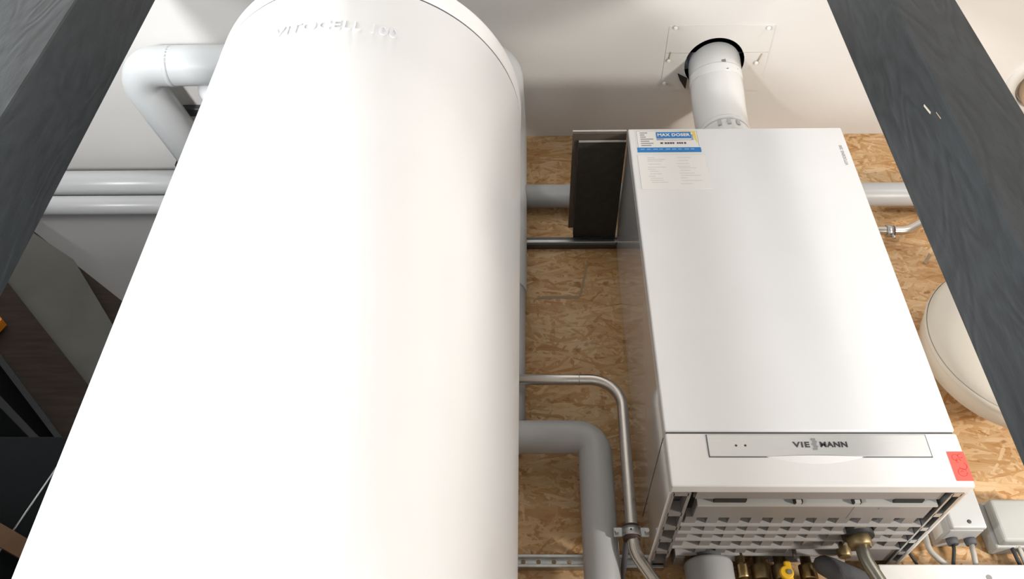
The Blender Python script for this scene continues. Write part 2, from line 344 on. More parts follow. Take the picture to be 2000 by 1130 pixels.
def on_tank(xc, zc, r):
    a0 = math.asin((xc-TC.x)/TR)
    return lambda x, y, z: Vector((TC.x+(r+z)*math.sin(a0+x/TR), TC.y-(r+z)*math.cos(a0+x/TR), zc+y))
put('raised_lettering', text_bm('VITOCELL 100', 0.032, 0.0009, on_tank(-0.513, 0.572, TR+.0007), 1.08, 0.0006, 0.93), 'letter', tank)
f = on_tank(-0.496, 0.660, TR+.0006)
put('badge', Pr([f(-.010, -.015, 0), f(-.004, -.013, 0), f(.013, .012, 0), f(.006, .014, 0)], (0, -.0012, 0)), 'lilac', tank)

# ------------------------------------------------------------------ boiler
W, D, H = 0.45, 0.3415, 0.815; ZF = 0.089
boiler = thing('wall_boiler', 'white wall-hung boiler with stickers and a ribbed grille underneath', 'boiler', (W/2, -D/2, 0))
bm = bmesh.new()
box(bm, (0, -D+.022, .0), (.006, -.004, H)); box(bm, (W-.006, -D+.022, .0), (W, -.004, H)); box(bm, (.006, -D+.022, H-.006), (W-.006, -.004, H)); box(bm, (.006, -.010, .03), (W-.006, -.004, H-.006))
put('casing', bm, 'enamel_side', boiler)
for x in (-.0006, W-.0002):
    put('side_seam', Bx((x, -D+.02, ZF-.001), (x+.0008, -.02, ZF+.0008)), 'seam', boiler)
fp = put('front_panel', Bx((0, -D, ZF+.0022), (W, -D+.022, H), 0.003, 3), 'enamel', boiler)
put('panel_gap', Bx((.003, -D+.004, ZF-.003), (W-.003, -D+.021, ZF+.004)), 'seam', boiler)
lc = put('lower_cover', Bx((0, -D-.001, -.002), (W, -D+.022, ZF-.0022), 0.003, 3), 'enamel_low', boiler)
sx0, sx1, sz0, sz1 = .064, .400, .0465, .0835
put('strip_gap', Bx((sx0-.0012, -D-.0014, sz0-.0016), (sx1+.0012, -D-.0006, sz1+.0005)), 'seam', boiler)
cs = put('control_strip', Bx((sx0, -D-.0026, sz0), (sx1, -D-.0004, sz1), 0.0008, 1), 'alu', boiler)
for px in (1437, 1455):
    p = aty(px, 871, -D); put('indicator_lamp', Lt([(.0019, 0), (.0019, -.0004), (.001, -.0009)], (p.x, -D-.0025, p.z), 'Y', 12), 'glass', cs)
def on_front(xc, zc, y=-D): return lambda x, y2, z: Vector((xc+x, y-z, zc+y2))
ys = -D-.0028
g = put('logo_lettering', text_bm('VIE', 0.0125, .0005, on_front(.2065, .0655, ys), 1.15, .00035, width=.0255), 'logo', cs)
put('logo_lettering', text_bm('MANN', 0.0125, .0005, on_front(.2560, .0658, ys), 1.1, .00035, width=.0415), 'logo', cs)
bm = bmesh.new()
for k in range(5):
    z = .0570+k*.0041; sh = .0008*(1 if k % 2 else -1)
    box(bm, (.2236+sh, ys-.0005, z), (.2305+sh, ys+.0003, z+.0031))
put('logo_symbol', bm, 'ink_grey', cs)
# lens-shaped finger recess below the strip
bm = bmesh.new(); n = 20; xa, xb = .150, .300
pa = [(xa+(xb-xa)*k/n, -D-.0017, sz0-.0004) for k in range(n+1)]
pb = [(xa+(xb-xa)*k/n, -D-.0008+.0001, sz0-.0004-.0125*math.sin(math.pi*k/n)**.9) for k in range(n+1)]
pc = [(xa+(xb-xa)*k/n, -D-.0020-.004*math.sin(math.pi*k/n), sz0-.0006) for k in range(n+1)]
A = [bm.verts.new(p) for p in pc]; B = [bm.verts.new(p) for p in pb]; C_ = [bm.verts.new(p) for p in pa]
for k in range(n):
    bm.faces.new((A[k], A[k+1], B[k+1], B[k])); bm.faces.new((C_[k], C_[k+1], A[k+1], A[k]))
put('finger_grip', bm, 'enamel_low', lc)
# model lettering running up the right edge
def up_text(xc, zc): return lambda x, y, z: Vector((xc-y, -D-z, zc+x))
put('model_lettering', text_bm('VITODENS 200', 0.0088, .0002, up_text(.4345, .728), 1.05, 0.0002, 1.0), 'ink_grey', fp)
# service sticker
st = put('service_sticker', Bx((.0145, -D-.0005, .7405), (.146, -D+.0005, .8085)), 'sticker', fp)
def flat(name, x0, z0, x1, z1, mt, par, lift): return put(name, Bx((x0, -D-lift, z0), (x1, -D+.0004, z1)), mt, par)
for a in ((.0165, .7545, .0171, .807), (.0165, .8066, .144, .807), (.1434, .757, .144, .807)): flat('border_line', *a, 'ink_grey', st, .0007)
flat('blue_band', .0145, .7405, .146, .7545, 'blue', st, .0007)
for k in range(9): flat('band_print', .021+k*.013, .7475, .021+k*.013+random.uniform(.007, .0115), .7505, 'blue_light', st, .0009)
put('yellow_flash', Pr([(.108, -D+.0003, .805), (.1405, -D+.0003, .805), (.1415, -D+.0003, .768), (.137, -D+.0003, .779), (.134, -D+.0003, .7995), (.108, -D+.0003, .8025)], (0, -.001, 0)), 'yellow_ink', st)
flat('grey_shade', .0575, .777, .1345, .795, 'lilac', st, .0008)
flat('subtitle_print', .072, .7785, .130, .7815, 'sticker', st, .0010)
flat('blue_field', .0575, .7835, .1305, .8025, 'blue', st, .0010)
put('title_lettering', text_bm('MAX DOSER', .0120, .0001, on_front(.0938, .7930, -D-.0012), 1.05, .0004, 0.98), 'sticker', st)
for k, (a, b) in enumerate(((.064, .0695), (.073, .0775), (.0785, .083), (.084, .0885), (.0895, .093), (.0985, .102), (.103, .1065), (.1075, .111), (.1135, .1175))): flat('number_print', a, .7655, b, .7705, 'ink', st, .0008)
for k, L_ in enumerate((.016, .0095, .012, .027, .018, .026, .021)):
    flat('list_print', .0235, .7995-k*.0066, .0235+L_, .8018-k*.0066, 'ink_grey', st, .0008)
pp = put('document_sleeve', Bx((.013, -D-.0008, .631), (.1525, -D+.0004, .732), .0004, 1), 'paper', fp)
for c0 in (.030, .090):
    z = .722
    while z > .645:
        a = c0+random.uniform(0, .006); flat('faint_print_line', a, z, a+random.uniform(.012, .042), z+.0016, 'paper_print', pp, .0010); z -= random.uniform(.0045, .0095)
rs = put('red_sticker', Bx((.4245, -D-.0018, .007), (.4495, -D-.0005, .055)), 'red', lc)
bm = bmesh.new()
for (cx, cz, r, a0, a1) in ((.4345, .045, .005, 30, 300), (.4375, .0395, .0035, 0, 250), (.4425, .0475, .0035, 60, 330), (.441, .031, .006, 200, 420), (.4375, .0205, .0065, 20, 360), (.437, .021, .002, 0, 200)):
    tube(bm, [(cx+r*math.cos(math.radians(a0+(a1-a0)*k/14)), -D-.0018, cz+r*math.sin(math.radians(a0+(a1-a0)*k/14))) for k in range(15)], .00035, 5)
put('handwriting', bm, 'red_ink', rs)

# underside
gr = put('grille_frame', Bx((.05, -.272, .0), (.418, -.222, .016), .001, 1), 'grille', boiler)
put('frame_rim', Bx((.05, -.2755, -.003), (.42, -.272, .018)), 'edge_strip', gr)
put('approval_print', Bx((.335, -.262, -.0006), (.367, -.257, .001)), 'ink_grey', gr)
put('frame_seam', Bx((.2955, -.272, -.0004), (.2963, -.222, .001)), 'ink_grey', gr)
put('cover_return', Bx((.045, -D+.022, .004), (.42, -.285, .010)), 'grille', boiler)
put('inner_plate', Bx((.007, -.318, .034), (W-.007, -.012, .037)), 'grille_in', boiler)
put('dark_slot', Bx((.075, -.2865, .002), (.125, -.2755, .006)), 'void', boiler)
put('dark_slot', Bx((.352, -.2865, .002), (.397, -.2755, .006)), 'void', boiler)
put('slot_floor', Bx((.045, -.287, .012), (.42, -.273, .016)), 'grille', boiler)
for x in (.198, .288):
    put('catch', Bx((x, -.283, -.001), (x+.014, -.2755, .008), .001, 1), 'black', boiler)
    put('catch_tip', Bx((x+.003, -.2835, -.0016), (x+.011, -.277, .004)), 'edge_strip', boiler)
ybars = [-.192, -.160, -.130, -.095]
xl0, xr0 = .034, .425
for y in ybars:
    put('grille_bar', Bx((xl0, y-.0022, -.001), (xr0, y+.0022, .018)), 'grille_light', boiler)
put('grille_bar', Bx((.045, -.064, -.001), (.25, -.060, .018)), 'grille_light', boiler)
put('grille_bar', Bx((.118, -.036, -.001), (.155, -.032, .018)), 'grille_light', boiler)
put('grille_bar', Bx((.215, -.034, -.001), (.35, -.030, .018)), 'grille_light', boiler)
put('grille_bar', Bx((.255, -.072, -.003), (.37, -.066, .018)), 'grille_light', boiler)
put('grille_bar', Bx((.255, -.052, -.001), (.345, -.048, .018)), 'grille_light', boiler)
ylo = [-.222]+ybars; first = None
for r in range(4):
    y0, y1 = ylo[r]+.0022, ylo[r+1]-.0022; rib = None
    for k in range(11):
        x = .041+k*.0352-(.004*r if k == 0 else 0)+.0015*r
        if x+.0185 > xr0: break
        if rib is None: rib = src = put('grille_rib', Bx((x, y0, .003), (x+.0180, y1, .018)), 'grille', boiler); xs = x
        else: again(src, boiler, (x-xs, 0, 0))
src = put('grille_rib', Bx((.078, -.0928, .003), (.096, -.0642, .018)), 'grille', boiler)
for k in range(1, 5): again(src, boiler, (.0352*k, 0, 0))
src = put('grille_rib', Bx((.266, -.0655, .002), (.276, -.0525, .018)), 'grille', boiler)
for k in range(1, 4): again(src, boiler, (.022*k, 0, 0))
put('grille_plate', Bx((.20, -.0928, .004), (.235, -.032, .018)), 'grille', boiler)
put('grille_plate', Bx((.352, -.0928, .003), (.425, -.03, .018)), 'grille', boiler)
# ladder of square pockets down both sides
for xa, xb, rm in ((.008, .031, 'grille'), (.428, .442, 'zinc')):
    put('side_rail', Bx((xa-.002, -.315, -.001), (xa+.0015, -.008, .02)), rm, boiler)
    put('side_rail', Bx((xb-.0015, -.315, -.001), (xb+.0035, -.008, .02)), rm, boiler)
    for y in (-.318, -.243, -.187, -.135, -.082, -.036, -.010):
        put('side_rung', Bx((xa, y, -.001), (xb, y+.013, .02)), rm, boiler)
    for y0, y1 in ((-.300, -.246), (-.228, -.19), (-.172, -.138), (-.120, -.086), (-.066, -.040)):
        put('side_pocket', Bx((xa+.004, y0+.008, .020), (xb-.002, y1, .024)), 'foam', boiler)
put('mounting_foot', Bx((.045, -.06, -.004), (.062, -.02, .018), .001, 1), 'grille', boiler)

# ------------------------------------------------------------------ flue and its ceiling plate
fl = thing('flue_pipe', 'white enamelled flue pipe rising from the boiler top into the ceiling', 'flue', (.250, -.198, H))
pts = fillet([(.249, -.198, H), (.262, -.170, 1.05), (.257, -.250, 1.26)], .24, 16)
put('flue_tube', Tb(pts, [min(.0650, .0622+(p_.z-.95)*.016) if p_.z > .95 else .0622 for p_ in pts], 48), 'flue', fl)
dense = [a_+(b_-a_)*k/12 for a_, b_ in zip(pts, pts[1:]) for k in range(12)]
put('joint_ring', Tb([(.2562, -.1835, .958), (.2563, -.1832, .960), (.2569, -.1818, .972), (.2570, -.1815, .974)], [.0624, .0634, .0634, .0624], 48), 'flue', fl)
d = (pts[-1]-pts[-2]).normalized(); q = pts[-1]-d*.125
put('joint_ring', Tb([q, q+d*.003, q+d*.022, q+d*.025], [.0648, .0655, .0655, .0648], 48), 'flue', fl)
for a in (-112, -92, -72):
    c = Vector((.2560, -.184, .952)); v = Vector((math.cos(math.radians(a)), math.sin(math.radians(a)), 0)); u = Vector((-v.y, v.x, 0)); bm = bmesh.new()
    oriented(bm, c+v*.0615, u, v, (0, 0, 1), (-.004, 0, -.009), (.004, .0045, .009), .001); put('clip', bm, 'box', fl)
for px, py, hw, hh in ((1413, 116, .005, .006), (1420, 132, .003, .004), (1440, 134, .0017, .002)):
    d_ = ray(px, py); tt = next(k*.001 for k in range(900, 3000) if any(((CAM+d_*k*.001)-p_).length < .0648 for p_ in dense))
    p = CAM+d_*tt; put('printed_mark', Bx((p.x-hw, p.y-.0004, p.z-hh), (p.x+hw, p.y+.002, p.z+hh)), 'ink_grey', fl)
put('gasket', Tb([(HX, HY, ZC+.001), (HX, HY, ZC+.15)], .0732, 48, False), 'black', fl)  # black lining added so the opening looks shaded inside
pl = thing('ceiling_plate', 'pale square cover plate on the ceiling around the flue', 'cover plate', (HX, HY, ZC-.003))
def half_plate(y0, y1, ysplit, sgn):
    bm = bmesh.new(); r = HR+.001; x0, x1 = .131, .387; a0 = math.asin(max(-1, min(1, (ysplit-HY)/r))); n = 24
    if sgn < 0: arc = [(HX+r*math.cos(t), HY+r*math.sin(t)) for t in [math.pi-a0 + (math.pi+2*a0)*k/n for k in range(n+1)]]; poly = [(x0, ysplit)]+arc+[(x1, ysplit), (x1, y0), (x0, y0)]
    else: arc = [(HX+r*math.cos(t), HY+r*math.sin(t)) for t in [math.pi-a0 - (math.pi-2*a0)*k/n for k in range(n+1)]]; poly = [(x0, ysplit)]+arc+[(x1, ysplit), (x1, y1), (x0, y1)]
    lo = [bm.verts.new((x, y, ZC-.0018)) for x, y in poly]; hi = [bm.verts.new((x, y, ZC)) for x, y in poly]; N = len(lo)
    bm.faces.new(lo); bm.faces.new(hi[::-1])
    for k in range(N): bm.faces.new((lo[k], hi[k], hi[(k+1) % N], lo[(k+1) % N]))
    bmesh.ops.triangulate(bm, faces=[f for f in bm.faces if len(f.verts) > 4]); return bm
put('plate_half', half_plate(-.341, 0, -.2655, -1), 'plate', pl)
put('plate_half', half_plate(0, -.150, -.2645, 1), 'plate', pl)
for px, py in ((1320, 55), (1502, 55), (1306, 119), (1477, 123), (1298, 163)):
    p = atz(px, py, ZC-.006); put('screw_head', Lt([(.0048, ZC-.004), (.0048, ZC-.007), (.003, ZC-.009)], (p.x, p.y, 0), seg=14), 'screw', pl)
for (ax, ay), (bx_, by) in (((1310, 102), (1306, 117)), ((1488, 105), (1479, 121))):
    a = atz(ax, ay, ZC-.0042); b_ = atz(bx_, by, ZC-.0042); put('slot', Tb([a, b_], .0011, 6), 'glue', pl)
# dark gasket wedge left of the flue
tag(put('gasket_tab', Pr([(HX-.062, -.19, ZC-.006), (HX-.088, -.205, ZC-.006), (HX-.080, -.186, ZC-.006), (HX-.062, -.158, ZC-.006)], (0, 0, .0055)), 'black', None), 'small black rubber gasket tab poking out beside the flue opening', 'gasket')

# ------------------------------------------------------------------ dark board shelf on a rail beside the boiler
sh = thing('dark_shelf', 'dark brown board shelf with pale front edges beside the boiler', 'shelf', (-.055, -.17, .80))
put('lower_board', Bx((-.104, -.318, .800), (-.0025, -.006, .8055)), 'board', sh)
put('upper_board', Bx((-.117, -.337, .806), (-.0025, -.046, .814)), 'edge_brown', sh)
put('edge_strip', Bx((-.104, -.3205, .7995), (-.0025, -.3183, .8040)), 'edge_strip', sh)
put('edge_strip', Bx((-.117, -.3395, .8110), (-.0025, -.3373, .8145)), 'edge_strip', sh)
put('side_strip', Bx((-.1055, -.318, .7995), (-.1042, -.03, .8055)), 'rail_dark', sh)
z0, z1 = .777, .800
ur = thing('mounting_rail', 'dark steel mounting rail along the strand board under the dark shelf', 'rail', (-.1, -.01, z0))
put('rail_channel', Bx((-.219, -.020, z0), (.0, 0, z1), .0015, 1), 'rail_dark', ur)
put('rail_lip', Bx((-.219, -.0225, z0+.003), (.0, -.020, z0+.012), .001, 1), 'zinc', ur)

# ------------------------------------------------------------------ insulated pipes
p1 = thing('overhead_pipe', 'thick pale grey insulated pipe looping under the ceiling behind the tank', 'pipe', (-.70, -.29, 1.081))
path = fillet([(-1.092, YB-.014, 1.120), (-1.194, -.285, 1.132), (-.276, -.290, 1.132), (-.266, -.053, 1.132), (-.266, -.053, .6)], .056, 12)
put('pipe_sleeve', Tb(path, .049, 32), 'pvc_light', p1)
put('pipe_drop', Tb([(-.266, -.053, .62), (-.266, -.053, .258)], .0460, 32), 'pvc', p1)
for x in (-1.095, -.36):
    put('sleeve_joint', Tb([(x, -.285, 1.132), (x+.012, -.285, 1.132)], .0496, 32), 'pvc_light', p1)
tag(put('ceiling_rail', Bx((-1.2, -.118, ZC-.02), (-.5, -.092, ZC), .002, 1), 'rail_dark'), 'short dark steel rail on the ceiling behind the insulated pipe', 'rail')
bm = bmesh.new(); tube(bm, fillet([(-1.02, -.20, ZC), (-1.02, -.20, 1.125), (-.80, -.20, 1.125)], .05, 10), .036, 28)
tag(put('white_elbow', bm, 'enamel'), 'white pipe elbow dropping from the ceiling behind the tank', 'pipe')
def wallpipe(name, x0, x1, y, z, r, material, label, group=None):
    t = thing(name, label, 'pipe', ((x0+x1)/2, y, z-r), group); put('pipe_sleeve', Tb([(x0, y, z), (x1, y, z)], r, 28), material, t); return t
zz = [aty(240, 357, YB-.036).z, aty(240, 400, YB-.027).z]
wallpipe('wall_pipe', X0, -.46, YB-.036, zz[0], .0345, 'pvc_light', 'upper of two pale grey pipes on the white wall just under the ceiling')
wallpipe('wall_pipe', X0, -.46, YB-.027, zz[1], .0255, 'pvc_light', 'lower thinner pale grey pipe on the white wall behind the tank')
p = wallpipe('wall_pipe', -.25, 1.6, -.04, aty(1070, 383, -.04).z, .0295, 'pvc', 'grey insulated pipe running along the strand board behind the boiler')
for x in (-.04, .30, 1.2): put('pipe_clip', Tb([(x, -.04, aty(1070, 383, -.04).z), (x+.02, -.04, aty(1070, 383, -.04).z)], .0315, 24), 'zinc', p)
bm = bmesh.new(); pz = aty(352, 318, YB-.07)
tag(put('pipe_bracket', Bx((pz.x-.012, YB-.075, pz.z-.014), (pz.x+.03, YB-.0005, pz.z+.012), .003, 1), 'black_metal'), 'small black bracket on the white wall above the paired pipes', 'bracket')
a = aty(1015, 853, -.08); vz = a.z; vx = aty(1168, 980, -.08).x
gp = thing('insulated_pipe', 'grey insulated pipe bending down beside the steel pipe under the tank', 'pipe', (vx, -.08, -1.05))
put('pipe_sleeve', Tb(fillet([(-.42, -.08, vz), (vx, -.08, vz), (vx, -.08, -1.05)], .036, 12), .0318, 32), 'pvc', gp)

# stainless pipe with clamp
YS = -.115
sp = thing('steel_pipe', 'shiny stainless steel pipe curving down past the boiler side with a clamp', 'pipe', (-.035, YS, -.2))
zt = aty(1100, 741, YS).z; A1 = aty(1216, 800, YS); A2 = aty(1234, 1030, YS); A3 = aty(1243, 1090, YS); A4 = aty(1275, 1145, YS)
path = fillet([(-.45, YS, zt), (A1.x+.001, YS, zt), (A2.x, YS, A2.z+.02)], .062, 14)[:-1] + fillet([(A2.x, YS, A2.z+.02), (A3.x-.003, YS, A3.z+.012), (A4.x+.02, -.105, A4.z-.012), (A4.x+.05, -.112, A4.z-.08), (A4.x+.05, -.112, -1.05)], .05, 8)
put('pipe_run', Tb(path, .0108, 24), 'steel', sp)
A5 = aty(1130, 741, YS); put('weld_ring', Tb([(A5.x, YS, zt), (A5.x+.0015, YS, zt)], .0112, 24), 'zinc', sp)
cl = thing('pipe_clamp', 'zinc pipe clamp with rubber lining gripping the steel pipe', 'clamp', (A2.x, YS, A2.z-.02))
c = aty(1233, 1040, YS); dirp = (Vector((A1.x, YS, A1.z))-Vector((A2.x, YS, A2.z))).normalized()
put('rubber_lining', Tb([c-dirp*.0125, c+dirp*.0125], .0150, 28), 'rubber', cl)
put('clamp_band', Tb([c-dirp*.0078, c+dirp*.0078], .0166, 28), 'zinc', cl)
for s in (-1, 1):
    ear = put('clamp_ear', Bx((c.x+s*.023-.008, YS-.004, c.z-.0085), (c.x+s*.023+.008, YS+.004, c.z+.0085), .002, 2), 'zinc', cl)
    put('screw', Tb([(c.x+s*.026, YS-.013, c.z), (c.x+s*.026, YS+.015, c.z)], .0038, 10), 'zinc', ear)
put('band_hole', Tb([(c.x-.002, YS-.0172, c.z), (c.x-.002, YS-.016, c.z)], .0017, 10), 'void', cl)
put('stand_off', Tb([(c.x-.006, YS+.015, c.z-.002), (c.x-.010, -.004, c.z-.0445)], .0052, 14), 'foam', cl)

# perforated rail under the boiler
z0, z1 = -.007, .017
rr = thing('perforated_rail', 'zinc perforated mounting rail low on the strand board', 'rail', (-.2, -.01, z0))
bm = bmesh.new(); box(bm, (-.44, -.018, z0), (.03, 0, z0+.006), .001, 1); box(bm, (-.44, -.018, z1-.006), (.03, 0, z1), .001, 1); box(bm, (-.44, -.010, z0+.006), (.03, 0, z1-.006))
put('rail_channel', bm, 'zinc', rr)
for k in range(14): put('slot_hole', Tb([(-.42+k*.028, -.0108, .005), (-.42+k*.028, -.009, .005)], .0042, 14), 'glue', rr)

# ------------------------------------------------------------------ under the boiler
q = aty(1383, 1100, -.046); r = .0425
t = thing('drain_pipe', 'fat grey plastic pipe stub standing under the boiler grille', 'pipe', (q.x, -.046, -1.05))
ztop = aty(1383, 1087, -.088).z+.008
put('pipe_sleeve', Lt([(r, -1.05), (r, ztop-.008), (r-.002, ztop-.003), (r-.008, ztop), (.01, ztop)], (q.x, -.046, 0), seg=40), 'pvc', t)
put('spigot', Tb([(q.x, -.046, ztop-.005), (q.x, -.046, .017)], .028, 24), 'foam', t)
def valve(px, y, r, material, label, handle=False):
    p = aty(px, 1115, y); t = thing('valve_fitting', label, 'valve', (p.x, y, -1.05))
    put('pipe_stub', Tb([(p.x, y, -1.05), (p.x, y, .03)], r*.62, 20), 'bronze', t)
    put('union_nut', Lt([(r, -.040), (r*1.05, -.037), (r*1.05, -.018), (r, -.014)], (p.x, y, 0), seg=6), material, t)
    put('valve_body', Lt([(r*.7, -.115), (r*1.1, -.105), (r*1.2, -.08), (r*1.1, -.056), (r*.75, -.046)], (p.x, y, 0), seg=24), material, t)
    if handle:
        h = put('lever_handle', Bx((p.x-.0062, y-.040, -.13), (p.x+.0062, y-.034, -.020), .003, 2), 'yellow', t)
        put('handle_hub', Lt([(.012, 0), (.012, -.006), (.010, -.008)], (p.x-.004, y-.033, -.0400), 'Y', 20), 'yellow', t)
        put('handle_screw', Lt([(.0045, 0), (.0045, -.002)], (p.x, y-.041, -.040), 'Y', 10), 'zinc', t)
        put('valve_stem', Tb([(p.x, y, -.05), (p.x, y-.034, -.05)], .008, 14), 'brass', t)
    return t
valve(1451, -.058, .0105, 'brass', 'small brass union fitting beside the fat grey stub under the boiler')
valve(1485, -.050, .0155, 'bronze', 'dull brass valve between the union fitting and the yellow lever')
valve(1527, -.050, .017, 'bronze', 'brass gas valve with a yellow lever handle', True)
valve(1578, -.052, .015, 'brass', 'bright brass fitting between the yellow lever and the dark foam pipe')
a = aty(1604, 1101, -.092); b = aty(1720, 1152, -.092)
tag(put('foam_pipe', Tb([a-(b-a)*.12, a-(b-a)*.06, a, a+(b-a)*.15]+fillet([b, b+(b-a)*.55, Vector(((b+(b-a)*.55).x, b.y, -1.05))], .05, 8), [.006, .0125, .0165]+[.0185]*12, 20), 'foam'), 'dark grey foam covered pipe slanting below the boiler', 'pipe')
hz = thing('steel_hose', 'bent steel hose with a brass nut below the boiler grille', 'hose', (.345, -.15, -.2))
a = aty(1688, 1083, -.15); b = aty(1698, 1105, -.15); c = aty(1716, 1135, -.15)
put('hose_tube', Tb(fillet([(a.x-.002, -.15, .02), (b.x-.003, -.15, b.z+.01), (c.x+.004, -.15, c.z-.005), (c.x+.022, -.145, c.z-.08), (c.x+.022, -.145, -1.05)], .06, 8), .0112, 20), 'hose', hz)
put('hex_nut', Lt([(.018, -.020), (.021, -.016), (.021, -.002), (.018, .003)], (a.x-.002, -.15, 0), seg=6), 'bronze', hz)
put('collar', Tb([(a.x-.002, -.15, -.003), (a.x-.002, -.15, .022)], .026, 24), 'black', hz)
tag(put('brass_nipple', Lt([(.010, -.014), (.012, -.010), (.012, .004), (.008, .019)], (aty(1650, 1085, -.09).x, -.09, 0), seg=12), 'bronze'), 'small dull brass nipple beside the steel hose nut', 'fitting')

# ------------------------------------------------------------------ right-hand side
ev = thing('expansion_vessel', 'round cream expansion vessel on the strand board behind the post', 'vessel', (.775, -.13, .22))
cx, cz, R_ = .757, .388, .184
prof = []
for k in range(0, 13):
    a = math.pi/2*(1-k/12); prof.append((max(.004, R_*math.cos(a)), .085+.075*math.sin(a)-.17))
prof = [(max(.004, R_*math.sin(math.pi/2*k/12)), -.235+.075*(1-math.cos(math.pi/2*k/12))) for k in range(13)] + [(R_, -.145), (max(.004, R_*.97), -.11), (R_*.8, -.085), (R_*.5, -.07), (.004, -.066)]
put('vessel_shell', Lt(prof, (cx, 0, cz), 'Y', 96), 'vessel', ev)
put('rim_bead', Lt([(R_+.0005, -.165), (R_+.0025, -.161), (R_+.0025, -.155), (R_+.0005, -.151)], (cx, 0, cz), 'Y', 96, False), 'vessel', ev)
put('wall_bracket', Bx((cx-.04, -.075, cz-.04), (cx+.04, 0, cz+.04), .004, 1), 'zinc', ev)
f = aty(1878, 760, -.13); put('valve_cap', Lt([(.009, -.02), (.011, -.015), (.011, .01), (.008, .022)], (f.x+.004, -.12, f.z+.006), seg=18), 'letter', ev)
sr = thing('steel_pipe', 'short bent steel pipe with a nut emerging beside the boiler', 'pipe', (.66, -.05, .76))
a = aty(1740, 451, -.05); b = aty(1770, 450, -.05); c = aty(1795, 440, -.05)
put('pipe_run', Tb(fillet([(a.x-.2, -.05, a.z), (b.x, -.05, b.z), (c.x+.02, -.05, c.z+.015), (1.7, -.05, c.z+.02)], .05, 8), .0105, 20), 'steel', sr)
put('compression_nut', Tb([(a.x-.012, -.05, a.z), (a.x+.002, -.05, a.z)], .0155, 6), 'zinc', sr)
put('nut_ring', Tb([(a.x+.002, -.05, a.z), (a.x+.006, -.05, a.z)], .0132, 20), 'rubber', sr)
put('clip_screw', Tb([(a.x-.003, -.055, a.z-.014), (a.x-.001, -.055, a.z-.028)], .0035, 10), 'zinc', sr)
wp = bpy.data.objects['wall_panel']
def mark(poly, mt, name='board_mark'): put(name, Pr([aty(x, y, -.0002) for x, y in poly], (0, -.0004, 0)), mt, wp)
mark([(1803, 512), (1809, 516), (1820, 498), (1814, 493)], 'glue')
mark([(1046, 584), (1132, 582), (1134, 577), (1060, 578)], 'glue')
mark([(1130, 580), (1135, 580), (1150, 510), (1147, 508)], 'glue')
b1 = thing('junction_box', 'pale grey junction box with a dark screw beside the red sticker', 'junction box', (.565, -.045, .043))
zb = aty(1862, 1030, -.09).z; xb = aty(1929, 1029, -.09).x; xa = aty(1861, 1031, -.09).x
body = put('box_body', Bx((xa, -.078, zb), (xb, 0, zb+.15), .003, 2), 'box', b1)
lid = put('box_lid', Bx((xa, -.0905, zb), (xb, -.0785, zb+.15), .003, 2), 'box', b1)
f = aty(1893, 1018, -.0905); put('lid_screw', Lt([(.0036, 0), (.0036, -.001), (.002, -.0015)], (f.x, -.0902, f.z), 'Y', 14), 'ink', lid)
put('side_label', Bx((xa-.0006, -.055, zb+.006), (xa, -.018, zb+.045)), 'sticker', body)
for k in range(2): put('cable_gland', Lt([(.009, zb-.011), (.010, zb-.006), (.010, zb+.001)], (xa+.018+k*.032, -.04, 0), seg=16), 'foam', body)
b2 = thing('junction_box', 'olive grey square junction box at the end of the board', 'junction box', (.68, -.03, .028))
x2, z2 = .6295, aty(1962, 1056, -.06).z
put('box_body', Bx((x2-.004, -.035, z2-.002), (x2+.104, 0, z2+.085), .004, 2), 'box2', b2)
put('box_lid', Bx((x2, -.060, z2), (x2+.10, -.0355, z2+.08), .006, 3), 'box2', b2)
def cable(pts, r, mt, label): tag(put('cable', Tb(fillet(pts, .03, 6), r, 12), mt), label, 'cable')
zt_ = -.014
cable([(xa+.018, -.04, zb-.010), (xa+.016, -.04, zb-.02), (xa+.004, -.035, zt_-.004)], .0032, 'black', 'black cable dropping from the pale grey junction box')
cable([(xa+.050, -.04, zb-.010), (xa+.049, -.038, .01), (xa+.046, -.035, zt_-.004)], .0048, 'cable', 'grey cable with printing under the pale grey junction box')
p0, p1_, p2 = aty(1806, 1040, -.03), aty(1815, 1075, -.03), aty(1845, 1098, -.03)
cable([p0+Vector((-.004, 0, .06)), p0, p1_, p2+Vector((.006, 0, -.01))], .0052, 'cable', 'grey cable looping down behind the boiler corner')
p0, p1_ = aty(1773, 1075, -.02), aty(1788, 1098, -.02)
cable([p0+Vector((-.012, 0, .03)), p0, p1_+Vector((.004, 0, -.01))], .0026, 'black', 'thin black cable hanging below the boiler corner')
for k, (px, mt, r, lb) in enumerate(((1975, 'black', .0034, 'black cable below the olive grey junction box'), (1988, 'cable', .0048, 'grey cable below the olive grey box, next to the black one'), (1999, 'cable', .0042, 'outer thin grey cable below the olive grey box'))):
    p = aty(px, 1066, -.03); cable([(p.x-.006, -.03, z2+.002), (p.x, -.03, p.z), (p.x+.004, -.03, zt_-.004)], r, mt, lb)
ct = thing('cable_trunking', 'white cable trunking along the wall under the junction boxes', 'trunking', (.75, -.03, -.09))
put('trunk_body', Bx((.395, -.056, -.090), (1.8, 0, -.0135), .002, 1), 'trunk', ct)
put('trunk_lid', Bx((.395, -.0605, -.0885), (1.8, -.0562, -.0145), .002, 1), 'trunk', ct)
f = aty(1932, 1127, -.061); put('lid_mark', Lt([(.005, 0), (.005, -.0008)], (f.x, -.0603, f.z), 'Y', 12), 'ink_grey', ct)
cr = thing('ceiling_rosette', 'round pale ceiling rosette with a brown pipe end behind the post', 'rosette', (1.10, -.16, ZC-.012))
put('rosette_ring', Lt([(.095, ZC), (.093, ZC-.006), (.085, ZC-.009), (.068, ZC-.009), (.066, ZC)], (1.11, -.165, 0), seg=48, close=False), 'plate', cr)
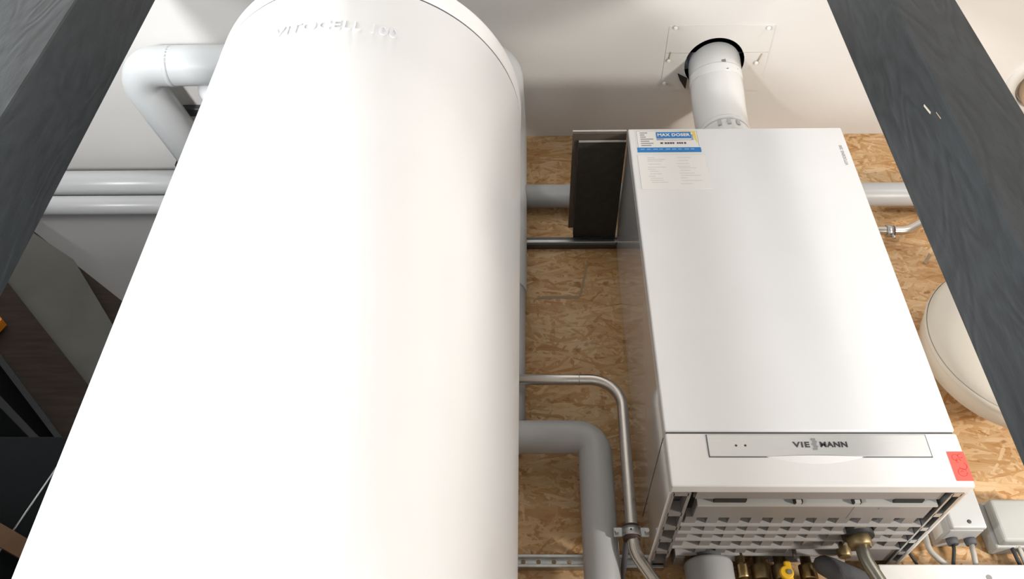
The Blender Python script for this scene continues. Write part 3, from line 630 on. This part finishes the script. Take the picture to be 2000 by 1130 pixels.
put('pipe_end', Lt([(.06, ZC-.03), (.062, ZC-.026), (.062, ZC)], (1.115, -.160, 0), seg=40), 'glue', cr)

# ------------------------------------------------------------------ stored boards and the dark cabinet beside the tank
cb = thing('black_cabinet', 'black lacquered cabinet in the dark corner beside the tank', 'cabinet', (-1.4, -.14, -1.05))
zc_ = aty(150, 847, -.28).z
put('cabinet_body', Bx((-2.1, -.262, -1.05), (-.84, .08, zc_), .004, 1), 'black_lacquer', cb)
for x in (-2.098, -1.47): put('cabinet_door', Bx((x, -.28, -.98), (x+.624, -.2625, zc_-.004), .003, 1), 'black_lacquer', cb)
def plank(name, pxs, y, th, mt, label, ext0=0.45, ext1=0.0, zmin=None):
    q = [aty(px, py, y) for px, py in pxs]
    d0 = q[1]-q[0]; d1 = q[2]-q[3]
    q[0] = q[0]-d0.normalized()*ext0; q[3] = q[3]-d1.normalized()*ext0
    q[1] = q[1]+d0.normalized()*ext1; q[2] = q[2]+d1.normalized()*ext1
    if zmin is not None:
        def cut(a, b):
            if b.z < zmin: b = a+(b-a)*((a.z-zmin)/(a.z-b.z))
            return b
        q[1] = cut(q[0], q[1]); q[2] = cut(q[3], q[2])
    return tag(put(name, Pr(q, (0, th, 0)), mt), label, 'board')
zm = zc_+.001
g = [aty(x, y, .045) for x, y in [(57, 449), (143, 506), (218, 631), (300, 770)]]; lowl = [aty(x, y, .045) for x, y in [(300, 900), (165, 750), (5, 540)]]
ext = (g[0]-g[1]).normalized()*.3; ext2 = (lowl[2]-lowl[1]).normalized()*.3
tag(put('leaning_board', Pr([g[0]+ext]+g+lowl+[lowl[2]+ext2], (0, .02, 0)), 'grey_board'), 'wide grey board with a cut corner leaning on the white wall', 'board')
plank('leaning_board', [(100, 478), (330, 660), (330, 900), (100, 640)], .070, .02, 'brown_board', 'reddish brown plank behind the wide grey board', .1, .1)
plank('leaning_board', [(0, 532), (165, 742), (165, 920), (0, 690)], .015, .022, 'brown_board', 'dark brown plank below the wide grey board', .3, .3, zm)
plank('leaning_board', [(0, 680), (150, 880), (60, 960), (0, 900)], .092, .02, 'black_lacquer', 'black sheet added to darken the gap behind the dark brown plank', .3, .2, zm)  # dark sheet added over the bright wall between plank and profiles
plank('steel_profile', [(0, 690), (113, 842), (98, 842), (0, 712)], -.005, .012, 'black_metal', 'black metal profile lying along the dark brown plank', .3, .1, zm)
plank('steel_profile', [(0, 772), (66, 842), (50, 846), (0, 795)], -.03, .012, 'black_metal', 'black metal profile standing on the cabinet, apart from the plank', .3, .1, zm)
a = aty(2, 638, .008)
oc = thing('orange_clamp', 'small orange plastic clamp on the dark brown plank', 'clamp', (a.x-.02, .002, a.z-.02))
put('clamp_jaw', Pr([a+Vector(v) for v in ((-.06, 0, .028), (-.004, 0, .020), (.011, 0, .006), (.004, 0, -.016), (-.012, 0, -.028), (-.06, 0, -.02))], (0, -.022, 0)), 'orange', oc)
put('clamp_pin', Tb([a+Vector((-.02, -.024, 0)), a+Vector((-.02, .006, 0))], .004, 10), 'zinc', oc)
plank('wood_batten', [(0, 1020), (60, 1055), (50, 1095), (0, 1068)], -.31, .025, 'batten', 'pine batten leaning across the black cabinet front', .25, .07)
a = aty(84, 952, -.300); b = aty(22, 1042, -.300)
tag(put('thin_rod', Tb([a+(a-b)*.6, b-(a-b)*.5], .0018, 8), 'zinc'), 'thin metal rod standing against the black cabinet', 'rod')
